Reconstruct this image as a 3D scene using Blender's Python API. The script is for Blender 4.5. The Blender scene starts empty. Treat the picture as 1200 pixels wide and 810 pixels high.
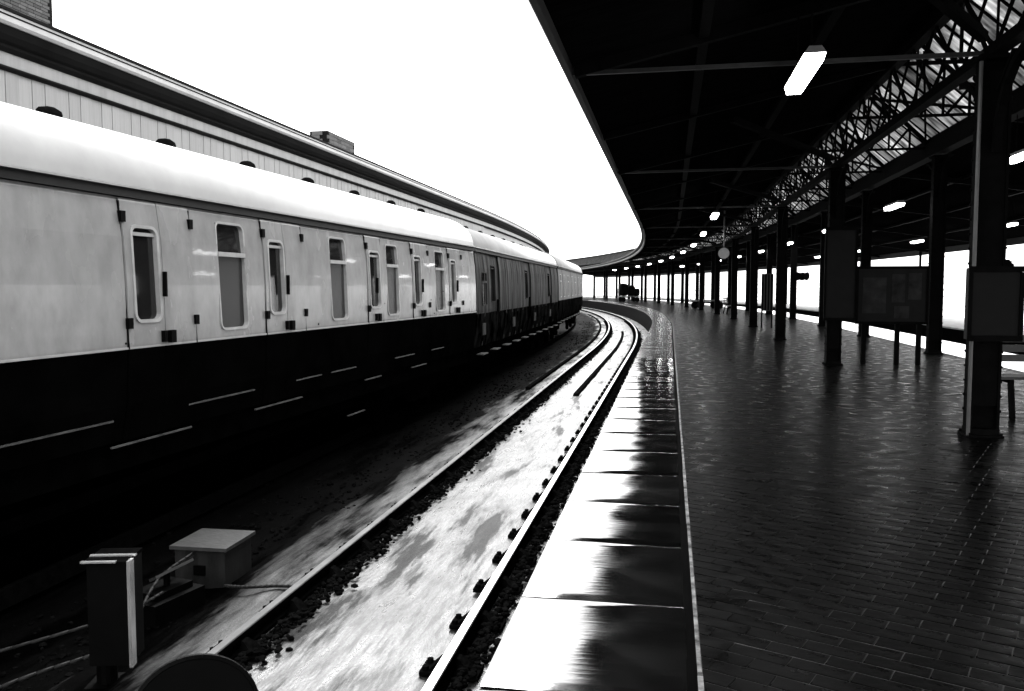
import bpy, math, random
from mathutils import Vector, Matrix, noise
random.seed(7)
R = math.radians
scene = bpy.context.scene
col = scene.collection

# ------------------------------------------------------------------ camera
cam_d = bpy.data.cameras.new('camera'); cam = bpy.data.objects.new('camera', cam_d); col.objects.link(cam)
cam_d.sensor_width = 36; cam_d.lens = 30.0; cam_d.clip_start = 0.05; cam_d.clip_end = 6000
cam.location = (0, 0, 1.42); cam.rotation_euler = (R(90 - 3.89), 0, R(10.458))
scene.camera = cam
# ------------------------------------------------------------------ sky, sun, exposure
SUN_EL, SUN_AZ = 48, -16          # azimuth from +Y, negative is towards -X
w = bpy.data.worlds.new('World'); scene.world = w; w.use_nodes = True
nt = w.node_tree; nt.nodes.clear()
sky = nt.nodes.new('ShaderNodeTexSky'); sky.sky_type = 'NISHITA'; sky.sun_disc = False
sky.sun_elevation = R(SUN_EL); sky.sun_rotation = R(SUN_AZ); sky.dust_density = 4; sky.air_density = 1.0
bw = nt.nodes.new('ShaderNodeRGBToBW')
mixc = nt.nodes.new('ShaderNodeMix'); mixc.data_type = 'FLOAT'; mixc.inputs['Factor'].default_value = .7
mixc.inputs['B'].default_value = 9.0          # even cloud layer
bg = nt.nodes.new('ShaderNodeBackground'); bg.inputs['Strength'].default_value = 0.10
wo = nt.nodes.new('ShaderNodeOutputWorld')
nt.links.new(sky.outputs[0], bw.inputs[0]); nt.links.new(bw.outputs[0], mixc.inputs['A'])
nt.links.new(mixc.outputs[0], bg.inputs[0]); nt.links.new(bg.outputs[0], wo.inputs[0])
sun_d = bpy.data.lights.new('sun', 'SUN'); sun_d.energy = 0.9; sun_d.angle = R(25); sun_d.color = (1, 1, 1)
sun = bpy.data.objects.new('sun', sun_d); col.objects.link(sun)
sd = Vector((math.sin(R(SUN_AZ)) * math.cos(R(SUN_EL)), math.cos(R(SUN_AZ)) * math.cos(R(SUN_EL)), math.sin(R(SUN_EL))))
sun.rotation_euler = sd.to_track_quat('Z', 'Y').to_euler()
vs = scene.view_settings; vs.view_transform = 'Standard'; vs.look = 'None'; vs.gamma = 1; vs.use_curve_mapping = False
vs.exposure = 2.4
try:
    scene.cycles.max_bounces = 8; scene.cycles.use_denoising = True
    scene.cycles.sample_clamp_indirect = 6
except Exception: pass

# ------------------------------------------------------------------ helpers
RAIL = -0.86                       # rail head level; platform surface is 0
S0, RAD = 31.0, 275.0              # platform runs straight to S0, then bends left

def P(s, off, z=0.0):
    if s <= S0: return Vector((off, s, z))
    a = (s - S0) / RAD
    return Vector((-RAD + (RAD + off) * math.cos(a), S0 + (RAD + off) * math.sin(a), z))
def head(s): return 0.0 if s <= S0 else (s - S0) / RAD
def srange(a, b, fine=7.6, step=2.0):
    out = [a]; s = a
    while s < b - 1e-6:
        d = fine if s < S0 - 1e-6 else step
        n = min(s + d, b)
        if s < S0 < n: n = S0
        s = n; out.append(s)
    return out

class MB:
    def __init__(s): s.v = []; s.f = []; s.m = []
    def quad(s, *pts, m=0):
        b = len(s.v); s.v += [tuple(p) for p in pts]; s.f.append(tuple(range(b, b + len(pts)))); s.m.append(m)
    def hexa(s, p, m=0):           # 8 points: bottom ring, top ring
        b = len(s.v); s.v += [tuple(q) for q in p]
        for q in ((3, 2, 1, 0), (4, 5, 6, 7), (0, 1, 5, 4), (1, 2, 6, 5), (2, 3, 7, 6), (3, 0, 4, 7)):
            s.f.append(tuple(b + i for i in q)); s.m.append(m)
    def box(s, x0, x1, y0, y1, z0, z1, m=0):
        s.hexa([(x0, y0, z0), (x1, y0, z0), (x1, y1, z0), (x0, y1, z0), (x0, y0, z1), (x1, y0, z1), (x1, y1, z1), (x0, y1, z1)], m)
    def bar(s, p, q, w, h, up=(0, 0, 1), m=0):
        p = Vector(p); q = Vector(q); d = (q - p).normalized(); u = Vector(up)
        if abs(d.dot(u)) > .98: u = Vector((0, 1, 0))
        a = d.cross(u).normalized(); b = a.cross(d).normalized()
        a *= w / 2; b *= h / 2
        s.hexa([p - a - b, p + a - b, q + a - b, q - a - b, p - a + b, p + a + b, q + a + b, q - a + b], m)
    def cyl(s, p, q, r, n=10, r2=None, m=0, cap=True):
        p = Vector(p); q = Vector(q); d = (q - p).normalized(); u = Vector((0, 0, 1)) if abs(d.z) < .95 else Vector((0, 1, 0))
        a = d.cross(u).normalized(); b = a.cross(d).normalized(); r2 = r if r2 is None else r2
        i0 = len(s.v)
        for c, rr in ((p, r), (q, r2)):
            for i in range(n):
                t = 2 * math.pi * i / n; s.v.append(tuple(c + a * rr * math.cos(t) + b * rr * math.sin(t)))
        for i in range(n):
            j = (i + 1) % n; s.f.append((i0 + i, i0 + j, i0 + n + j, i0 + n + i)); s.m.append(m)
        if cap:
            s.f.append(tuple(i0 + i for i in reversed(range(n)))); s.m.append(m)
            s.f.append(tuple(i0 + n + i for i in range(n))); s.m.append(m)
    def tube(s, pts, r, n=8, m=0):
        for a, b in zip(pts, pts[1:]): s.cyl(a, b, r, n, m=m)
    def sweep(s, prof, ss, closed=True, m=0, mats=None):
        b = len(s.v); n = len(prof)
        for t in ss:
            for (o, z) in prof: s.v.append(tuple(P(t, o, z)))
        for k in range(len(ss) - 1):
            for i in range(n if closed else n - 1):
                j = (i + 1) % n
                s.f.append((b + k * n + i, b + k * n + j, b + (k + 1) * n + j, b + (k + 1) * n + i)); s.m.append(mats[i] if mats else m)
        if closed:
            s.f.append(tuple(b + i for i in reversed(range(n)))); s.m.append(m)
            s.f.append(tuple(b + (len(ss) - 1) * n + i for i in range(n))); s.m.append(m)
    def mesh(s, name, mats, smooth=False):
        me = bpy.data.meshes.new(name); me.from_pydata(s.v, [], s.f)
        for mt in (mats if isinstance(mats, (list, tuple)) else [mats]): me.materials.append(mt)
        me.polygons.foreach_set('material_index', s.m)
        if smooth: me.polygons.foreach_set('use_smooth', [True] * len(me.polygons))
        me.update(); return me
    def build(s, name, mats, parent=None, smooth=False, fix=True):
        me = s.mesh(name, mats, smooth)
        if fix:
            import bmesh
            bm = bmesh.new(); bm.from_mesh(me); bmesh.ops.recalc_face_normals(bm, faces=bm.faces); bm.to_mesh(me); bm.free()
        return link(name, me, parent)
def link(name, me, parent=None):
    o = bpy.data.objects.new(name, me); col.objects.link(o)
    if parent is not None: o.parent = parent
    return o
def tag(o, label=None, cat=None, group=None, kind=None):
    if label: o['label'] = label
    if cat: o['category'] = cat
    if group: o['group'] = group
    if kind: o['kind'] = kind
    return o
def empty(name, loc=(0, 0, 0), rz=0.0, label=None, cat=None, group=None):
    o = bpy.data.objects.new(name, None); col.objects.link(o); o.location = loc; o.rotation_euler = (0, 0, rz); o.empty_display_size = .2
    return tag(o, label, cat, group)
def copy_tree(o, parent=None):
    c = o.copy(); col.objects.link(c); c.parent = parent
    for ch in list(o.children): copy_tree(ch, c)
    return c

# ------------------------------------------------------------------ materials
def mat(name, base=.5, var=.3, scale=4.0, stretch=(1, 1, 1), rough=.5, rvar=0.0, spec=.5, metal=0.0, bump=0.0, bscale=None, bstretch=None,
        coat=0.0, emis=None, detail=6, coord='Object', ior=1.5, rand=0.0, bdist=.02, sharp=.2):
    m = bpy.data.materials.new(name); m.use_nodes = True; t = m.node_tree; N = t.nodes; L = t.links
    b = N['Principled BSDF']; b.inputs['Roughness'].default_value = rough; b.inputs['Metallic'].default_value = metal
    b.inputs['Specular IOR Level'].default_value = spec; b.inputs['IOR'].default_value = ior
    b.inputs['Coat Weight'].default_value = coat; b.inputs['Coat Roughness'].default_value = .04; b.inputs['Coat IOR'].default_value = 1.4
    tc = N.new('ShaderNodeTexCoord'); mp = N.new('ShaderNodeMapping'); mp.inputs['Scale'].default_value = stretch
    L.new(tc.outputs[coord], mp.inputs[0])
    nz = N.new('ShaderNodeTexNoise'); nz.inputs['Scale'].default_value = scale; nz.inputs['Detail'].default_value = detail; nz.inputs['Roughness'].default_value = .62
    L.new(mp.outputs[0], nz.inputs['Vector'])
    cr = N.new('ShaderNodeMapRange'); cr.inputs['From Min'].default_value = .5 - sharp; cr.inputs['From Max'].default_value = .5 + sharp
    cr.inputs['To Min'].default_value = base * (1 - var); cr.inputs['To Max'].default_value = min(.95, base * (1 + var))
    L.new(nz.outputs[0], cr.inputs[0]); outv = cr.outputs[0]
    if rand:
        oi = N.new('ShaderNodeObjectInfo'); rr = N.new('ShaderNodeMapRange'); rr.inputs['To Min'].default_value = 1 - rand; rr.inputs['To Max'].default_value = 1 + rand
        L.new(oi.outputs['Random'], rr.inputs[0]); mu = N.new('ShaderNodeMath'); mu.operation = 'MULTIPLY'
        L.new(outv, mu.inputs[0]); L.new(rr.outputs[0], mu.inputs[1]); outv = mu.outputs[0]
    L.new(outv, b.inputs['Base Color'])
    if rvar:
        r2 = N.new('ShaderNodeTexNoise'); r2.inputs['Scale'].default_value = scale * .7; r2.inputs['Detail'].default_value = 4
        L.new(mp.outputs[0], r2.inputs['Vector'])
        mr = N.new('ShaderNodeMapRange'); mr.inputs['From Min'].default_value = .35; mr.inputs['From Max'].default_value = .65
        mr.inputs['To Min'].default_value = max(.02, rough - rvar); mr.inputs['To Max'].default_value = rough + rvar
        L.new(r2.outputs[0], mr.inputs[0]); L.new(mr.outputs[0], b.inputs['Roughness'])
    if bump:
        m2 = N.new('ShaderNodeMapping'); m2.inputs['Scale'].default_value = bstretch or stretch; L.new(tc.outputs[coord], m2.inputs[0])
        n2 = N.new('ShaderNodeTexNoise'); n2.inputs['Scale'].default_value = bscale or scale * 3; n2.inputs['Detail'].default_value = 5
        L.new(m2.outputs[0], n2.inputs['Vector'])
        bp = N.new('ShaderNodeBump'); bp.inputs['Strength'].default_value = bump; bp.inputs['Distance'].default_value = bdist
        L.new(n2.outputs[0], bp.inputs['Height']); L.new(bp.outputs[0], b.inputs['Normal'])
        if coat: L.new(bp.outputs[0], b.inputs['Coat Normal'])
    if emis: b.inputs['Emission Color'].default_value = (1, 1, 1, 1); b.inputs['Emission Strength'].default_value = emis
    return m
M = {}
M['ground'] = mat('wet_ground', .2, .4, .08, rough=.28, rvar=.12, spec=.8, bump=.2, bscale=1.2)
M['slab'] = mat('wet_coping_stone', .005, .5, 5, rough=.09, rvar=.04, spec=1.0, ior=1.75, bump=.085, bscale=4.0, bstretch=(1.2, 9, 1), rand=.5, bdist=.010)
M['plat'] = mat('platform_base', .018, .4, 3, rough=.4, spec=.5, bump=.3, bscale=20)
M['paver'] = mat('wet_blue_paver', .0016, .5, 9, rough=.34, rvar=.1, spec=.035, bump=.14, bscale=14, rand=.5)
M['mortar'] = mat('paver_joint', .06, .7, 9, rough=.5, spec=.2, bump=.2, bscale=30)
M['whitepaint'] = mat('worn_white_paint', .16, .9, 9, rough=.5, spec=.2, bump=.2, sharp=.12)
M['bed'] = None
M['ballast'] = mat('dark_ballast', .004, .6, 6, rough=.95, spec=.0)
M['rust'] = mat('rail_side_rust', .003, .5, 12, rough=.8, spec=.0, bump=.3, bscale=40)
M['railtop'] = mat('polished_rail_head', .55, .1, 2, rough=.3, metal=1.0)
M['coachgrey'] = mat('coach_light_paint', .21, .22, 3.0, stretch=(1.6, 1, .8), rough=.24, rvar=.05, spec=.4, bump=.14, bscale=1.3, bstretch=(1, 1, 1.6), coat=.25, bdist=.012, detail=9)
M['coachdark'] = mat('coach_dark_paint', .0012, .5, 2, rough=.7, spec=.0)
M['roofwhite'] = mat('coach_roof_paint', .30, .15, 1.2, stretch=(1, 1, 1), rough=.4, spec=.3, bump=.08, bscale=3)
M['gutterdark'] = mat('coach_cantrail', .006, .4, 3, rough=.6, spec=.1)
M['undergear'] = mat('underframe_grime', .001, .5, 5, rough=.9, spec=.0)
M['footboard'] = mat('worn_footboard_edge', .05, .7, 6, rough=.5, spec=.3)
M['inside'] = mat('coach_interior_dark', .004, .3, 3, rough=.8, spec=.05)
M['frame'] = mat('window_frame_metal', .29, .2, 8, rough=.3, spec=.5)
M['bracket'] = mat('black_fittings', .002, .4, 10, rough=.6, spec=.03)
M['oldcoach'] = mat('weathered_van_side', .012, .95, 2.0, stretch=(3.5, 1, .35), rough=.6, rvar=.15, spec=.08, bump=.3, bscale=8, sharp=.1)
M['oldcoachlow'] = mat('weathered_van_lower', .004, .97, 2.6, stretch=(2, 1, 1), rough=.75, spec=.0, bump=.3, bscale=9, sharp=.08)
M['soffit'] = mat('dark_canopy_boards', .0035, .5, 2, stretch=(1, 9, 1), rough=.9, spec=.0, bump=.3)
M['iron'] = mat('black_painted_iron', .003, .4, 6, rough=.7, spec=.015, bump=.15, bscale=25)
M['ironlight'] = mat('grey_painted_iron', .07, .3, 6, rough=.4, spec=.4)
M['fascia'] = mat('canopy_fascia_paint', .012, .4, 4, rough=.6, spec=.2)
M['fascialight'] = mat('canopy_edge_pale', .12, .3, 4, rough=.45)
M['valance'] = mat('pale_valance_boards', .25, .2, 1.2, stretch=(2, 6, .35), rough=.5, spec=.4, bump=.2, bscale=9, rand=.09)
M['cornicedark'] = mat('dark_cornice_paint', .004, .5, 2, rough=.8, spec=.08)
M['lead'] = mat('pale_lead_roofing', .32, .2, 2, rough=.4)
M['concrete'] = mat('pale_concrete', .45, .25, 3, rough=.6, bump=.2)
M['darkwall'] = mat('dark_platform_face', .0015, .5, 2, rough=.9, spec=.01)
M['board'] = mat('notice_board_dark', .004, .3, 5, rough=.6, spec=.1)
M['poster'] = mat('faded_poster', .012, .8, 5, rough=.6, spec=.1)
M['metalbox'] = mat('grey_cabinet_steel', .045, .25, 9, rough=.5, spec=.3, bump=.2, bscale=30)
M['darkmetal'] = mat('dark_equipment', .0013, .4, 9, rough=.6, spec=.05)
M['brightmetal'] = mat('bright_steel_edge', .7, .15, 6, rough=.22, metal=.8)
M['lamp'] = mat('lit_diffuser', .8, .02, 3, rough=.4, emis=6.0)
M['lampbody'] = mat('lamp_housing', .2, .1, 4, rough=.4)
M['wood'] = mat('dark_bench_wood', .02, .5, 4, stretch=(1, 12, 1), rough=.4, spec=.3, bump=.2)
M['signpale'] = mat('pale_enamel_sign', .5, .2, 4, rough=.35)
M['vent'] = mat('sooty_roof_vent', .004, .4, 9, rough=.95, spec=.0)
M['deadblack'] = mat('sooty_black', .003, .4, 9, rough=.95, spec=.0)
M['cabside'] = mat('streaked_dark_steel', .018, .5, 7, stretch=(2, 2, .5), rough=.6, spec=.15)
M['tie'] = mat('grey_tie_bar', .018, .4, 6, rough=.5, spec=.2)
M['slabfar'] = mat('worn_coping_stone', .006, .5, 5, rough=.22, spec=.5, rand=.5)
M['coachdull'] = mat('dirty_coach_paint', .08, .5, 2.5, stretch=(3, 1, .5), rough=.5, spec=.2)
M['railshade'] = mat('train_shaded_rail_head', .14, .3, 3, rough=.35, metal=1.0)  # dark reflection of the train painted into the rail head colour

def brick_mat():
    m = bpy.data.materials.new('chimney_brick_face'); m.use_nodes = True; N = m.node_tree.nodes; L = m.node_tree.links; b = N['Principled BSDF']; b.inputs['Roughness'].default_value = .85
    oi = N.new('ShaderNodeObjectInfo'); mr = N.new('ShaderNodeMapRange'); mr.inputs['To Min'].default_value = .03; mr.inputs['To Max'].default_value = .09
    L.new(oi.outputs['Random'], mr.inputs[0]); L.new(mr.outputs[0], b.inputs['Base Color']); return m
M['brick'] = brick_mat()
def glass_mat(name, base, rough, alpha, spec=.5):
    m = bpy.data.materials.new(name); m.use_nodes = True; b = m.node_tree.nodes['Principled BSDF']
    b.inputs['Base Color'].default_value = (base,) * 3 + (1,); b.inputs['Roughness'].default_value = rough; b.inputs['Specular IOR Level'].default_value = spec
    b.inputs['Alpha'].default_value = alpha; return m
M['glass'] = glass_mat('coach_glass', .012, .04, .85)
M['glasshi'] = glass_mat('frosted_coach_glass', .03, .25, .96, .12)
def skylight_mat():
    m = bpy.data.materials.new('dirty_wired_glass'); m.use_nodes = True; N = m.node_tree.nodes; L = m.node_tree.links
    N.remove(N['Principled BSDF']); out = N['Material Output']
    tc = N.new('ShaderNodeTexCoord'); mp = N.new('ShaderNodeMapping'); mp.inputs['Scale'].default_value = (1, 3, 1); L.new(tc.outputs['Object'], mp.inputs[0])
    nz = N.new('ShaderNodeTexNoise'); nz.inputs['Scale'].default_value = 2.2; nz.inputs['Detail'].default_value = 6; L.new(mp.outputs[0], nz.inputs['Vector'])
    mr = N.new('ShaderNodeMapRange'); mr.inputs['From Min'].default_value = .3; mr.inputs['From Max'].default_value = .7; mr.inputs['To Min'].default_value = .10; mr.inputs['To Max'].default_value = .50
    L.new(nz.outputs[0], mr.inputs[0])
    oi = N.new('ShaderNodeObjectInfo'); r2 = N.new('ShaderNodeMapRange'); r2.inputs['To Min'].default_value = .5; r2.inputs['To Max'].default_value = 1.25; L.new(oi.outputs['Random'], r2.inputs[0])
    mu = N.new('ShaderNodeMath'); mu.operation = 'MULTIPLY'; L.new(mr.outputs[0], mu.inputs[0]); L.new(r2.outputs[0], mu.inputs[1])
    tr = N.new('ShaderNodeBsdfTranslucent'); L.new(mu.outputs[0], tr.inputs['Color']); gl = N.new('ShaderNodeBsdfGlossy'); gl.inputs['Roughness'].default_value = .2
    gl.inputs['Color'].default_value = (.3, .3, .3, 1)
    mx = N.new('ShaderNodeMixShader'); mx.inputs[0].default_value = .06; L.new(tr.outputs[0], mx.inputs[1]); L.new(gl.outputs[0], mx.inputs[2]); L.new(mx.outputs[0], out.inputs['Surface'])
    return m
M['skyglass'] = skylight_mat()
def bed_mat():
    m = bpy.data.materials.new('wet_silted_trackbed'); m.use_nodes = True; N = m.node_tree.nodes; L = m.node_tree.links; b = N['Principled BSDF']
    b.inputs['IOR'].default_value = 1.6; b.inputs['Specular IOR Level'].default_value = .9
    tc = N.new('ShaderNodeTexCoord')
    def nz(st, sc, det=6, w=.6):
        mp = N.new('ShaderNodeMapping'); mp.inputs['Scale'].default_value = st; L.new(tc.outputs['Object'], mp.inputs[0])
        n = N.new('ShaderNodeTexNoise'); n.inputs['Scale'].default_value = sc; n.inputs['Detail'].default_value = det; n.inputs['Roughness'].default_value = w; L.new(mp.outputs[0], n.inputs['Vector']); return n.outputs[0]
    def mr(src, a, b_, c, d):
        r = N.new('ShaderNodeMapRange'); r.inputs['From Min'].default_value = a; r.inputs['From Max'].default_value = b_; r.inputs['To Min'].default_value = c; r.inputs['To Max'].default_value = d; L.new(src, r.inputs[0]); return r.outputs[0]
    def mul(a, c):
        q = N.new('ShaderNodeMath'); q.operation = 'MULTIPLY'; L.new(a, q.inputs[0]); L.new(c, q.inputs[1]); return q.outputs[0]
    streak = nz((6, .8, 1), 2.4, 10, .72); patch = nz((2.3, .34, 1), 1.25, 10, .66); fine = nz((12, 7, 3), 6, 6, .7)
    colv = mul(mul(mr(streak, .38, .62, .012, .085), mr(patch, .39, .49, .4, 1.0)), mr(fine, .35, .65, .35, 1.5))
    sx = N.new('ShaderNodeSeparateXYZ'); L.new(tc.outputs['Object'], sx.inputs[0])
    # train's shade and dark reflection painted into the bed colour, with a ragged edge
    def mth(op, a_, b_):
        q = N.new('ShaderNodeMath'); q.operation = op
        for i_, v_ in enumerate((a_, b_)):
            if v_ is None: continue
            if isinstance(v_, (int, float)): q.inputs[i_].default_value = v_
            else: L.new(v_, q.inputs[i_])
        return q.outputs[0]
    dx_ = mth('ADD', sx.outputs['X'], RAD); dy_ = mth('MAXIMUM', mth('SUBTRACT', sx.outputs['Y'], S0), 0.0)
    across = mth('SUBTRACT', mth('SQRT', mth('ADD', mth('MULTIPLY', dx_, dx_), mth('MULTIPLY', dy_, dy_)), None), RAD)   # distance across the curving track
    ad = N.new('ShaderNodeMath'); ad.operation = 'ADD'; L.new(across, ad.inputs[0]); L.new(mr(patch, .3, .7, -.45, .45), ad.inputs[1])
    train_shade = mr(ad.outputs[0], -3.5, -2.45, .02, 1.0); colv = mul(colv, train_shade)
    L.new(colv, b.inputs['Base Color']); L.new(mul(mr(train_shade, 0, 1, .0, .6), mr(patch, .39, .49, .22, 1.0)), b.inputs['Specular IOR Level'])
    mxr = N.new('ShaderNodeMath'); mxr.operation = 'MAXIMUM'; pm_ = N.new('ShaderNodeMath'); pm_.operation = 'MAXIMUM'; L.new(mr(patch, .39, .49, .62, .2), pm_.inputs[0]); L.new(mr(streak, .40, .60, .55, .22), pm_.inputs[1]); L.new(pm_.outputs[0], mxr.inputs[0]); L.new(mr(train_shade, 0, 1, .8, .1), mxr.inputs[1])
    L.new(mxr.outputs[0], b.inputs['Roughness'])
    bp = N.new('ShaderNodeBump'); bp.inputs['Strength'].default_value = .5; bp.inputs['Distance'].default_value = .012; L.new(nz((9, 4, 1), 6, 8, .7), bp.inputs['Height']); L.new(bp.outputs[0], b.inputs['Normal'])
    return m
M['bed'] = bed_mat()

# ================================================================== SETTING
mb = MB(); mb.quad((-2500, -2500, -1.35), (2500, -2500, -1.35), (2500, 2500, -1.35), (-2500, 2500, -1.35))
tag(mb.build('ground', M['ground']), kind='structure')

# track bed: uneven wet silt between the platforms
def trackbed():
    offs = [-7.0, -6.4, -5.8, -5.2, -4.6, -4.2, -3.9] + [-3.7 + i * .06 for i in range(50)] + [-.66]
    ss = []; s = -4.0
    while s < 140:
        ss.append(s); s += .5 if s < 3.5 else .07 if s < 13 else .2 if s < 30 else .8 if s < 60 else 2.5
    mb = MB(); n = len(offs)
    for s in ss:
        for o in offs:
            z = -1.015 + .020 * (noise.noise(Vector((o * 2.2, s * .8, 0)))) + .012 * noise.noise(Vector((o * 7, s * 2.2, 3))) + .005 * noise.noise(Vector((o * 19, s * 9, 7)))
            for rx in (-1.36, -2.81): z -= .03 * math.exp(-((o - rx) / .16) ** 2)
            if o < -3.3: z -= .05 * min(1, (-3.3 - o) / .8)
            mb.v.append(tuple(P(s, o, z)))
    for k in range(len(ss) - 1):
        for i in range(n - 1):
            mb.f.append((k * n + i, k * n + i + 1, (k + 1) * n + i + 1, (k + 1) * n + i)); mb.m.append(0)
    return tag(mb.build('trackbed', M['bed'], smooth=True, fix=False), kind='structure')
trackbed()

# platform body (near), with coping slabs, pavers and edge line as its pieces
SS = srange(-6, 175, 6, 2.0)
mb = MB(); mb.sweep([(-.60, -1.3), (-.60, -.11), (-.62, -.11), (-.62, -.10), (.115, -.10), (.115, -.001), (7.1, -.001), (7.2, -.001), (7.2, -1.3)], SS)
platform = tag(mb.build('platform', M['mortar']), kind='structure')
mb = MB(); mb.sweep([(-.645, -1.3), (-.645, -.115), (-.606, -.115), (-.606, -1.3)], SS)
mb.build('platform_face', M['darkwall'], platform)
slab_meshes = []; far_slab = []
for k in range(5):
    mb = MB(); rnd = random.Random(k); L_, W_ = .89, .735; nx, ny = 8, 24
    g = [[(-W_ / 2 + W_ * i / nx, -L_ / 2 + L_ * j / ny, .0025 * noise.noise(Vector((i * .5 + k * 9, j * .13, 0))) - (.007 if j in (0, ny) else 0)) for j in range(ny + 1)] for i in range(nx + 1)]
    for i in range(nx + 1): mb.v += g[i]
    for i in range(nx):
        for j in range(ny): mb.f.append((i * (ny + 1) + j, (i + 1) * (ny + 1) + j, (i + 1) * (ny + 1) + j + 1, i * (ny + 1) + j + 1)); mb.m.append(0)
    x0, x1, y0, y1 = -W_ / 2, W_ / 2, -L_ / 2, L_ / 2
    mb.box(x0, x1, y0, y1, -.11, -.0095)
    me = mb.mesh('coping_slab', M['slab'])
    for p in list(me.polygons)[:nx * ny]: p.use_smooth = True
    slab_meshes.append(me)
s = .19 + .445; k = 0
while s < 100:
    if s > 17 and not far_slab:
        for q in slab_meshes: q2 = q.copy(); q2.materials[0] = M['slabfar']; far_slab.append(q2)
    o = link('coping_slab', (far_slab if s > 17 else slab_meshes)[k % 5], platform); r = random.Random(k)
    o.location = P(s, -.285, .0); o.rotation_euler = (R(r.uniform(-.5, .5)), R(r.uniform(-.6, .6)), head(s) + (math.pi if r.random() < .5 else 0))
    s += .906 * (1 if s < S0 else 1.0); k += 1
# edge line
mb = MB(); s = 1.0; r = random.Random(3)
while s < 75:
    e = s + r.uniform(.35, 1.2); mb.sweep([(.118 + r.uniform(-.003, .003), .003), (.118, -.0005), (.134, -.0005), (.134 + r.uniform(-.005, .003), .003)], srange(s, e, .4, 1)); s = e + (r.uniform(.0, .07))
mb.build('edge_line', M['whitepaint'], platform)
mb = MB(); mb.sweep([(.078, -.05), (.078, .0), (.1175, .0), (.1175, -.05)], srange(-5, 140, 5, 2)); mb.build('edge_joint', M['darkwall'], platform)
# pavers in slanting courses
def pavers():
    a = R(-24.5); ux, uy = math.cos(a), math.sin(a); vx, vy = -uy, ux; L_, W_ = .230, .098; g = .010
    def pv(mb, T):
        l, w_, b = L_ / 2 - .001, W_ / 2 - .0042, .002
        top = [Vector((-l + b, -w_ + b, 0)), Vector((l - b, -w_ + b, 0)), Vector((l - b, w_ - b, 0)), Vector((-l + b, w_ - b, 0))]
        mid = [Vector((-l, -w_, -b)), Vector((l, -w_, -b)), Vector((l, w_, -b)), Vector((-l, w_, -b))]
        bot = [p + Vector((0, 0, -.018)) for p in mid]
        top, mid, bot = [[T @ p for p in q] for q in (top, mid, bot)]
        mb.quad(*top)
        for i in range(4):
            j = (i + 1) % 4; mb.quad(mid[i], mid[j], top[j], top[i]); mb.quad(bot[i], bot[j], mid[j], mid[i])
    def cut(mb, T, xc):
        l, w_ = L_ / 2 - .001, W_ / 2 - .0042; poly = [T @ Vector(p) for p in ((-l, -w_, 0), (l, -w_, 0), (l, w_, 0), (-l, w_, 0))]; out = []
        for p, q in zip(poly, poly[1:] + poly[:1]):
            if p.x >= xc: out.append(p)
            if (p.x - xc) * (q.x - xc) < 0: out.append(p.lerp(q, (xc - p.x) / (q.x - p.x)))
        if len(out) < 3: return
        mb.quad(*out)
        for p, q in zip(out, out[1:] + out[:1]): mb.quad(p, p + Vector((0, 0, -.02)), q + Vector((0, 0, -.02)), q)
    mb0 = MB(); pv(mb0, Matrix()); me = mb0.mesh('paver', M['paver'])
    spots = []
    for j in range(-130, 300):
        for i in range(-80, 90):
            u = (i + .5 * (j % 2)) * L_; v = j * W_; x = u * ux + v * vx; y = u * uy + v * vy + 2
            if -.02 < x < 5.72 and 1.9 < y < 26.0:
                px = math.degrees(math.atan2(x, y)) + 10.46
                if px < 33: spots.append((x, y))
    spots.sort(key=lambda p: p[1] + .25 * p[0]); rnd = random.Random(5)
    rest = MB()
    for k, (x, y) in enumerate(spots):
        # worn along two walking lines: pieces lie slightly hollowed and tilted
        tx, ty = R(max(-.6, min(.6, rnd.gauss(0, .35)))), R(max(-.45, min(.45, rnd.gauss(0, .25)))); z = .0022 + rnd.uniform(-.0007, .001) + .0008 * noise.noise(Vector((x * .9, y * .5, 2)))
        if x < .285:
            mc = MB(); cut(mc if y < 4.5 else rest, Matrix.Translation((x, y, .002)) @ Matrix.Rotation(a, 4, 'Z'), .137)
            if mc.f: mc.build('paver', M['paver'], platform)
        elif k < 290:
            o = link('paver', me, platform); o.location = (x, y, z); o.rotation_euler = (tx, ty, a)
        else:
            pv(rest, Matrix.Translation((x, y, z)) @ Matrix.Rotation(a, 4, 'Z') @ Matrix.Rotation(tx, 4, 'X') @ Matrix.Rotation(ty, 4, 'Y'))
    tag(rest.build('paver_field', M['paver'], platform, fix=False), kind='stuff')
    mb = MB(); mb.sweep([(.152, -.0005), (.152, .002), (5.80, .002), (5.80, -.0005)], srange(26.1, 170, 5, 2)); mb.build('far_paving', M['paver'], platform)
    mb = MB(); mb.sweep([(5.86, -.0005), (5.86, .004), (7.24, .004), (7.24, -.0005)], SS); mb.build('far_kerb', M['slab'], platform)
pavers()
# platform beyond the bay track on the right, and the bay's sunken bed
mb = MB(); mb.sweep([(9.9, -1.3), (9.9, 0), (13.6, 0), (13.6, -1.3)], SS)
tag(mb.build('side_platform', [M['concrete']]), kind='structure')
mb = MB(); mb.sweep([(9.86, -1.3), (9.86, -.05), (9.895, -.05), (9.895, -1.3)], SS); mb.build('side_platform_face', M['darkwall'], bpy.data.objects['side_platform'])
mb = MB(); mb.sweep([(7.25, -1.3), (7.25, -1.05), (9.85, -1.05), (9.85, -1.3)], SS)
tag(mb.build('bay_trackbed', M['ballast']), kind='structure')
# platform behind the train on the left
mb = MB(); mb.sweep([(-7.25, -1.3), (-7.25, .03), (-16, .03), (-16, -1.3)], SS)
tag(mb.build('opposite_platform', M['darkwall']), kind='structure')

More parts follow.
